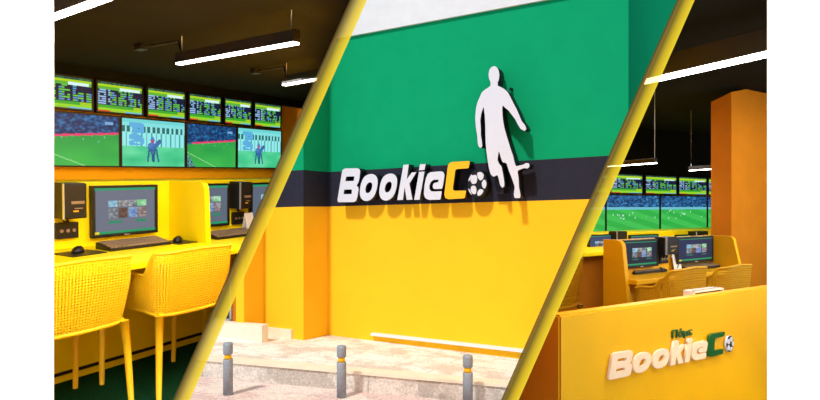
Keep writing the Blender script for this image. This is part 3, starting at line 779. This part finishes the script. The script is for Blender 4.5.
# televisions
def zavg(room, t, *pts): zs = [room.T(u, v, t).z for u, v in pts]; return sum(zs) / len(zs)
zt = zavg(R, RT, (612, 172), (707, 178.5)); zm = zavg(R, RT, (612, 194.5), (707, 196)); zb = zavg(R, RT, (600, 231.8), (707, 228.6))
for i, (a, b, w_) in enumerate([(575, 607.3, 'left of the cricket pictures, half behind the slanted strip'), (611, 643, 'over the left stadium picture, fully in view'), (645.6, 677, 'third of the upper row of the right room'), (679, 707, 'over the right stadium picture, nearest the orange wall'), (708.6, 732, 'mostly behind the orange wall')]):
    if i == 0: a, b = 578, 609
    television(R, R.T(a, 185, RT).x, R.T(b, 185, RT).x, zm + .012, zt, RT, RW, img_odds(i * 5 + 2), 'small odds television ' + w_, 'odds televisions of the right room', 50, 30, b=.014)
for i, (a, b, w_) in enumerate([(553, 605.8, 'cut off by the slanted strip'), (606.4, 660, 'left of the two in full view'), (660.6, 707.3, 'right of the two in full view'), (707.9, 750, 'mostly behind the orange wall')]):
    television(R, R.T(a, 210, RT).x, R.T(b, 210, RT).x, zb, zm, RT, RW, img_pitch(i + 11), 'large television of a stadium and green pitch, ' + w_, 'stadium televisions of the right room', 64, 42, b=.012)
# rear desk row
TBK = 4.75
zbt = zavg(R, TBK, (600, 232), (700, 231)); zdk = -.50
rd = thing('desk', R, (7.4, 4.6, RF), 'far yellow desk row below the televisions of the right room', 'desk')
bm = bmesh.new(); box(bm, -2.9, 4, -.45, .2, zdk - RF - .04, zdk - RF, bev=.005); obj('worktop', bm, YB, rd)
bm = bmesh.new(); box(bm, -2.9, 4, .15, .70, zdk - RF, zbt - RF, bev=.005); obj('back_board', bm, YB, rd)
bm = bmesh.new(); box(bm, -2.9, 4, .10, .15, 0, zdk - RF - .04); obj('lower_panel', bm, OR_, rd)
for j, (a, b) in enumerate([(589.5, 613.8), (630.5, 658.7), (677, 695.5)]):
    sa, sb = R.T(a, 240, TBK - .04).x, R.T(b, 240, TBK - .04).x
    z1 = zavg(R, TBK - .04, (a, 234.5), (b, 234.5))
    computer_monitor(R, sa, sb, z1 - (.26 if j == 0 else .30), z1, TBK - .04, TBK, img_kiosk((50, 70, 110), j), 'far computer monitor ' + ['beside the tall desk end panel, its whole screen in view', 'peeping over the middle monitor of the near desk', 'peeping over the right monitor of the near desk'][j], 'far desk monitors', zdk, 36, 24)
for j, (a, b) in enumerate([(618, 628), (697.5, 709)]):
    sa, sb = R.T(a, 236, TBK - .14).x, R.T(b, 236, TBK - .14).x
    tower(R, sa, TBK - .13, zavg(R, TBK - .13, (a, 231.5)) - .2, 'small black computer on the far board, ' + ['between the first two far monitors', 'next to the orange wall'][j], w=sb - sa, h=.2)
# near desk
nd0 = R.T(606, 250, MT + .06).x
nd1 = R.T(712.5, 250, MT).x + .055
zbd = zavg(R, MT + .04, (640, 238.2), (700, 236)) 
ndz = -.512
nd = thing('desk', R, (nd0, MT, RF), 'near amber desk with two monitors behind the sign counter', 'desk')
wl = nd1 - nd0
bm = bmesh.new(); box(bm, 0, wl, -.20, .05, ndz - RF - .035, ndz - RF, bev=.005); obj('worktop', bm, YR, nd)
bm = bmesh.new(); box(bm, 0, wl, .03, .06, 0, zbd - RF, bev=.004); obj('back_board', bm, YR, nd)
f1 = R.l(625, 260); f1t = nd0 / f1.x * f1.y
fl_ = R.l(631, 305); flt = nd0 / fl_.x * fl_.y
def dpoly(yf, yb, z0, z1, r):
    p = [(.06, z0), (.06, z1), (yf + r, z1)]
    for k in range(1, 7):
        a = math.radians(90 + 90 * k / 6); p.append((yf + r + r * math.cos(a), z1 - r + r * math.sin(a)))
    p.append((yb, z0)); return p
bm = bmesh.new(); prism(bm, dpoly(f1t - MT, flt - MT - .06, 0, zavg(R, f1t, (620, 240.5)) - RF, .05), 'x', -.03, .01); obj('divider', bm, YR, nd)
s2 = R.T(712.5, 250, MT).x + .02
f2 = R.l(734, 245); f2t = s2 / f2.x * f2.y
bm = bmesh.new(); prism(bm, dpoly(f2t - MT, f2t - MT - .05, ndz - RF, zavg(R, f2t, (728, 236.5)) - RF, .05), 'x', s2 - nd0, s2 - nd0 + .035); obj('divider', bm, YR, nd)
m1a = R.T(622.5, 250, MT).x; m1b = R.T(656.8, 250, MT).x; m2a = R.T(676.4, 250, MT).x; m2b = R.T(711.8, 250, MT).x
computer_monitor(R, m1a, m1b, -.458, -.250, MT - .015, MT + .035, img_kiosk((24, 30, 54), 21), 'computer monitor with navy screen beside the amber divider of the near desk', 'near desk monitors', ndz, 48, 30)
computer_monitor(R, m2a, m2b, -.458, -.248, MT - .015, MT + .035, img_kiosk((24, 38, 78), 22), 'computer monitor with navy screen at the right end of the near desk', 'near desk monitors', ndz, 48, 30)
qa = R.T(659.5, 250, MT - .07).x + .09
tower(R, qa, MT - .07, zavg(R, MT - .07, (668, 255)), 'small black computer between the two monitors of the near desk', w=.15, d=.10, h=.135)
wall_box(R, R.T(660.5, 258, MT).x, MT + .002, zavg(R, MT, (664, 263.5)), 'black socket box under the small computer of the near desk', w=.11, h=.07)
cp_ = R.Z(675, 270.5, ndz); card(R, (cp_.x, cp_.y, ndz), .0, 'white card with a green slash between the near monitors')
kp = R.Z(645, 272.5, ndz); keyboard(R, (kp.x, kp.y, ndz), 0, 'black keyboard under the near monitor beside the divider', w=.40, d=.12)
kp = R.Z(659, 271.5, ndz); mouse(R, (kp.x, kp.y, ndz), -.6, 'dark mouse between the two near keyboards')
kp = R.Z(698, 268.5, ndz); keyboard(R, (kp.x, kp.y, ndz), 0, 'black keyboard under the right near monitor', w=.46, d=.12)
kp = R.Z(722, 266, ndz); mouse(R, (kp.x, kp.y, ndz), -.6, 'dark mouse at the right end of the near desk')
# chairs of the near desk
YC2 = mat('amber_plastic', rgb(226, 172, 24), .5, .4, var=.03)
ch = make_chair(R, (3.64, 2.34, RF), 'yellow armchair at the middle of the near desk behind the sign counter', seat=.50, arm=.735, back=.845, W_=.38, D_=.29, material=YC2, nu=76, nv=24)
copy_thing(ch, R, (4.06, 2.26, RF), 'yellow armchair at the right end of the near desk')
copy_thing(ch, R, (3.48, 3.25, RF), 'yellow armchair at the far desk next to the slanted strip', 0)
# amber full-height screen wall
tPw = 2.95
pw = [R.T(711, 300, tPw), R.T(711, 102, tPw), R.T(731.5, 92, tPw), R.T(767, 85, tPw), R.T(800, 79, tPw), R.T(800, 300, tPw)]
fx = R.T(731.5, 200, tPw).x; bk = R.l(711, 200); tBk = fx / bk.x * bk.y
zA, zB, zC = R.T(711, 102, tBk).z, R.T(731.5, 92, tPw).z, R.T(800, 79, tPw)
bm = bmesh.new()
vs = [bm.verts.new(p) for p in ((fx, tPw, RF), (zC.x, tPw, RF), (zC.x, tBk, RF), (fx, tBk, RF), (fx, tPw, zB), (zC.x, tPw, zC.z), (zC.x, tBk, zC.z), (fx, tBk, zA))]
fs = [bm.faces.new([vs[i] for i in f]) for f in ((0, 1, 5, 4), (1, 2, 6, 5), (2, 3, 7, 6), (3, 0, 4, 7), (3, 2, 1, 0))] + [bm.faces.new([vs[i] for i in f]) for f in ((4, 5, 6), (4, 6, 7))]
bmesh.ops.recalc_face_normals(bm, faces=fs); struct('partition', bm, OR_, R)
# sign counter
cz = -.36
a_ = R.Z(559.7, 315.5, cz); b_ = R.Z(767, 287.3, cz)
tc_ = (a_.y + b_.y) / 2
ct = thing('sign_counter', R, (a_.x, a_.y, RF), 'amber counter in front carrying the raised lettering', 'counter')
hh = cz - RF; ll = b_.x - a_.x + 1.5
skew = (b_.y - a_.y) / (b_.x - a_.x)
CTM = mat('amber_counter', rgb(248, 186, 8), .4, .4, var=.03)
bm = bmesh.new()
def sk(x, y): return (x, y + skew * x)
v0 = [bm.verts.new((*sk(x, y), z)) for z in (0, hh) for x, y in ((0, 0), (ll, 0), (ll, .05), (.05, .05), (.05, .9), (0, .9))]
n6 = 6
fs = [bm.faces.new(v0[:6][::-1]), bm.faces.new(v0[6:])]
for i in range(6): fs.append(bm.faces.new((v0[i], v0[(i + 1) % 6], v0[6 + (i + 1) % 6], v0[6 + i])))
bmesh.ops.recalc_face_normals(bm, faces=fs)
bmesh.ops.bevel(bm, geom=[e for e in bm.edges if all(v.co.z > hh - .001 for v in e.verts) or (abs(e.verts[0].co.x) + abs(e.verts[1].co.x) < .01 and abs(e.verts[0].co.y) + abs(e.verts[1].co.y) < .02)], offset=.006, segments=2, affect='EDGES')
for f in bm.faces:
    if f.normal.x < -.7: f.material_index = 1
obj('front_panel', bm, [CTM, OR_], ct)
# letters on the counter
cs = thing('counter_sign', R, (a_.x, a_.y, 0), 'small raised warm white BookieCo lettering with green C on the amber counter', 'sign')
ang = math.atan(skew); cs.matrix_world = Matrix.Translation(R.w((a_.x, a_.y, 0))) @ R.m.to_4x4() @ Matrix.Rotation(ang, 4, 'Z')
def cpt(u, v):
    inv = cs.matrix_world.inverted(); o_ = inv @ Vector((0, 0, 0)); d_ = inv.to_3x3() @ Vector(((u - CX) / F, 1, (H - v) / F)); k = -o_.y / d_.y; p = o_ + d_ * k; return (p.x, p.z)
# reference points: bottom-left of B, bottom of C, top of C
inv_pts = [plane_sz(zc_([(67, 249)])[0]), plane_sz(zc_([(600, 84)])[0]), plane_sz(zc_([(92, 116)])[0])]
src = [Vector((p[0] - base.x, p[1] - base.z)) for p in inv_pts]
dst = [Vector(cpt(605, 379.2)), Vector(cpt(721.8, 331.3)), Vector(cpt(610.5, 353))]
A = Matrix(((src[1].x - src[0].x, src[2].x - src[0].x), (src[1].y - src[0].y, src[2].y - src[0].y)))
B_ = Matrix(((dst[1].x - dst[0].x, dst[2].x - dst[0].x), (dst[1].y - dst[0].y, dst[2].y - dst[0].y)))
AF = B_ @ A.inverted()
def amap(p): q = AF @ (Vector(p) - src[0]) + dst[0]; return (q.x, q.y)
for k, loops in SIGN.items():
    if k == 'idot': continue
    lp = [[amap(p) for p in l] for l in loops]
    bm = cutout(lp, -.014, -.003, .0008)
    if k == 'i':
        b2 = cutout([[amap(p) for p in SIGN['idot'][0]]], -.014, -.003, .0008); me = bpy.data.meshes.new('x'); b2.to_mesh(me); b2.free(); bm.from_mesh(me); bpy.data.meshes.remove(me)
    obj('letter', bm, [DGRN] * 2 if k == 'C' else [GLOWW] * 2, cs)
bc = cpt(726.9, 343.2); br_ = abs(cpt(726.9, 335.2)[1] - cpt(726.9, 351.4)[1]) / 2
ball_emblem(cs, bc, br_, -.013, -.003, SGW, .8)
# small greek word over the lettering
cu = bpy.data.curves.new('t', 'FONT'); cu.body = '\u03a0\u03ac\u03bc\u03b5'; cu.size = 1; cu.extrude = .0025; cu.offset = .012; cu.shear = .1
bm = curve_bm(cu, -.008, -.003)
xs = [v.co.x for v in bm.verts]; zs = [v.co.z for v in bm.verts]
x0, x1, z0, z1 = min(xs), max(xs), min(zs), max(zs)
g0 = Vector(cpt(670.5, 338.2)); g1 = Vector(cpt(691, 334.6)); gt = Vector(cpt(672, 330.0))
for v_ in bm.verts:
    fx = (v_.co.x - x0) / (x1 - x0); fz = v_.co.z / .72
    p = g0 + (g1 - g0) * fx + Vector((0, (gt.y - g0.y))) * fz
    v_.co = Vector((p.x, v_.co.y, p.y))
obj('word', bm, [DGRN, DGRN], cs)
# tray of papers behind the counter
pz = cz - .02
tp = R.Z(712, 291, cz + .0)
q0, q1_ = R.Z(695, 293, cz + .01), R.Z(724, 289, cz + .01)
tr = thing('paper_tray', R, (q0.x + .02, q0.y + .015, cz - .05), 'white paper tray just behind the sign counter', 'tray', rz=math.atan(skew))
w_ = q1_.x - q0.x
bm = bmesh.new(); box(bm, 0, w_, 0, .05, 0, .006); box(bm, 0, .006, 0, .05, 0, .062); box(bm, w_ - .006, w_, 0, .05, 0, .062); box(bm, 0, w_, .044, .05, 0, .062); box(bm, 0, w_, 0, .008, .056, .062); obj('tray', bm, PAPW, tr)
bm = bmesh.new(); box(bm, .012, w_ - .012, .009, .045, .008, .056); obj('papers', bm, GRK, tr)
bm = bmesh.new(); box(bm, -.1, w_ + .3, -.03, .12, -.03, 0); obj('shelf', bm, OR_, tr)
# lamps
zl = .46
n_, f_ = lamp_pts(R, zl, 800, 68.5 - 21, 640, 83.5)
linear_lamp(R, n_, f_, zl, .075, .058, RC, 'long bright bar lamp across the top of the right room', LAMPR, 8, wires=(.03, .97))
n_, f_ = lamp_pts(R, zl - .04, 656, 163.3, 600, 167.3)
linear_lamp(R, n_, f_, zl - .04, .05, .05, RH, 'small distant bar lamp beside the slanted strip in the right room', LAMPR, 4, wires=(.02, .97))
n_, f_ = lamp_pts(R, zl - .04, 730, 168, 690, 170.8)
linear_lamp(R, n_, f_, zl - .04, .05, .05, RH, 'small distant bar lamp running behind the orange wall', LAMPR, 4, wires=(.02, .97))
area(R, (3.2, 1.9, .50), 1.4, .8, 13)  # added unseen fills for the right room, from here down
area(R, (5.2, .9, .35), .8, .5, 52, target=(5.9, 2.95, .1))  # extra fill aimed at the front of the orange partition
area(R, (5.2, 3.9, .9), 1.2, .8, 14)
area(R, (6.6, 4.2, .50), 3.0, .8, 22)
area(R, (2.7, .6, .25), .6, .3, 7, target=(2.8, 1.5, -.5))

# =================================================================== dividing walls, white side walls, yellow strips
CUR = None
P1 = lambda y, z: -.2556 * y + .443 * z
P2 = lambda y, z: .3092 * y + .44 * z
def sheet(name, P, y0, y1, z0, z1, th, m, z1b=None):
    bm = bmesh.new()
    z1b = z1 if z1b is None else z1b
    c = [(y0, z0), (y1, z0), (y1, z1b), (y0, z1)]
    v0 = [bm.verts.new((P(y, z) - th / 2, y, z)) for y, z in c]; v1 = [bm.verts.new((P(y, z) + th / 2, y, z)) for y, z in c]
    fs = [bm.faces.new(v0), bm.faces.new(v1[::-1])]
    for i in range(4): fs.append(bm.faces.new((v0[i], v0[(i + 1) % 4], v1[(i + 1) % 4], v1[i])))
    bmesh.ops.recalc_face_normals(bm, faces=fs)
    o = obj(name, bm, m); o['kind'] = 'structure'; return o
FY = 1.6
sheet('wall_left_partition', P1, FY + .03, 5.75, -2.3, .78, .006, OW, 1.12)
sheet('wall_right_partition', P2, FY + .03, 10.4, -2.3, 1.2, .006, OW, 1.25)
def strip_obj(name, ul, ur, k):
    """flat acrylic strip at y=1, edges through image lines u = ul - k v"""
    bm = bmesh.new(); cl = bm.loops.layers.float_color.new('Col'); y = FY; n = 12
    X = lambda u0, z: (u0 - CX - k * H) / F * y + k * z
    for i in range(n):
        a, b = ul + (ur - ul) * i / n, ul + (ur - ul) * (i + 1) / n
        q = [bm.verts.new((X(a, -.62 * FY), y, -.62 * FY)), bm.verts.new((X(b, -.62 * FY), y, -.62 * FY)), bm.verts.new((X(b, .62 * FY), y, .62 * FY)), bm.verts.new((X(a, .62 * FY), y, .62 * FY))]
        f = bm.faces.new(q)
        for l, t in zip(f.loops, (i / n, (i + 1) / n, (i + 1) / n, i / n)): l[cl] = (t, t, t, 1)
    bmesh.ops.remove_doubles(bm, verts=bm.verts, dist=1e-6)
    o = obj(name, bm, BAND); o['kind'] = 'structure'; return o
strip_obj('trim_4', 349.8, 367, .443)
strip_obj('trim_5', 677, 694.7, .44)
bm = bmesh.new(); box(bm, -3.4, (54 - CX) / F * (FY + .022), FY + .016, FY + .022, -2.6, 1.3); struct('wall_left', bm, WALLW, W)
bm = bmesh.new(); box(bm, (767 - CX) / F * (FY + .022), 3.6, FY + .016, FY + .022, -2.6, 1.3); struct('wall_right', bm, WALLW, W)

# ------------------------------------------------------------------ cut rooms cleanly at the dividing walls
bpy.context.view_layer.update()
def cut(o, planes):
    mw = o.matrix_world; me = o.data
    hit = False
    for co, no in planes:
        ds = [(mw @ v.co - co).dot(no) for v in me.vertices]
        if max(ds) > 1e-4: hit = True
    if not hit: return
    if me.users > 1: me = o.data = me.copy()
    bm = bmesh.new(); bm.from_mesh(me); inv = mw.inverted()
    for co, no in planes:
        lc = inv @ co; ln = (mw.to_3x3().transposed() @ no).normalized()
        r = bmesh.ops.bisect_plane(bm, geom=bm.verts[:] + bm.edges[:] + bm.faces[:], plane_co=lc, plane_no=ln, clear_outer=True, dist=1e-6)
        ed = [e for e in r['geom_cut'] if isinstance(e, bmesh.types.BMEdge)]
        if ed and len(bm.faces) < 900:
            try: bmesh.ops.holes_fill(bm, edges=[e for e in ed if e.is_boundary], sides=0)
            except Exception: pass
    bm.to_mesh(me); empty = len(bm.faces) == 0; bm.free()
    return empty
nP1 = Vector((1, .2556, -.443)).normalized(); nP2 = Vector((-1, .3092, .44)).normalized()
fr = (Vector((0, FY + .035, 0)), Vector((0, -1, 0)))
PL = {'L': [(-nP1 * .004, nP1), fr], 'R': [(-nP2 * .004, nP2), fr], 'M': [(Vector((0, 0, 0)) - (-nP2) * .006, -nP2)]}
gone = []
for o, r in list(ALLROOM.items()):
    if r in PL and o.type == 'MESH':
        if cut(o, PL[r]): gone.append(o)
for o in gone: bpy.data.objects.remove(o)
for o in list(SC.objects):
    if o.type == 'EMPTY' and not o.children: bpy.data.objects.remove(o)

# ------------------------------------------------------------------ daylight, camera
sun = bpy.data.lights.new('sun', 'SUN'); sun.energy = 2.8; sun.angle = math.radians(4.0); sun.color = (1, .97, .92)
so = bpy.data.objects.new('sun', sun); COL.objects.link(so)
sd = Vector((-.62, -.95, 1.45)).normalized(); so.matrix_world = Matrix.Translation((-4, -6, 12)) @ (-sd).to_track_quat('-Z', 'Y').to_matrix().to_4x4()
wd = bpy.data.worlds.new('sky'); SC.world = wd; wd.use_nodes = True
bg = wd.node_tree.nodes['Background']; bg.inputs[0].default_value = (.80, .89, 1, 1); bg.inputs[1].default_value = .76
cam = bpy.data.cameras.new('camera'); co = bpy.data.objects.new('camera', cam); COL.objects.link(co)
cam.sensor_width = 36; cam.sensor_fit = 'HORIZONTAL'; cam.lens = 36 * F / 820; cam.shift_y = 6 / 820; cam.clip_start = .05
co.location = (0, 0, 0); co.rotation_euler = (math.radians(90), 0, 0)
SC.camera = co
SC.view_settings.view_transform = 'Standard'; SC.view_settings.look = 'None'
SC.view_settings.exposure = 0; SC.view_settings.gamma = 1
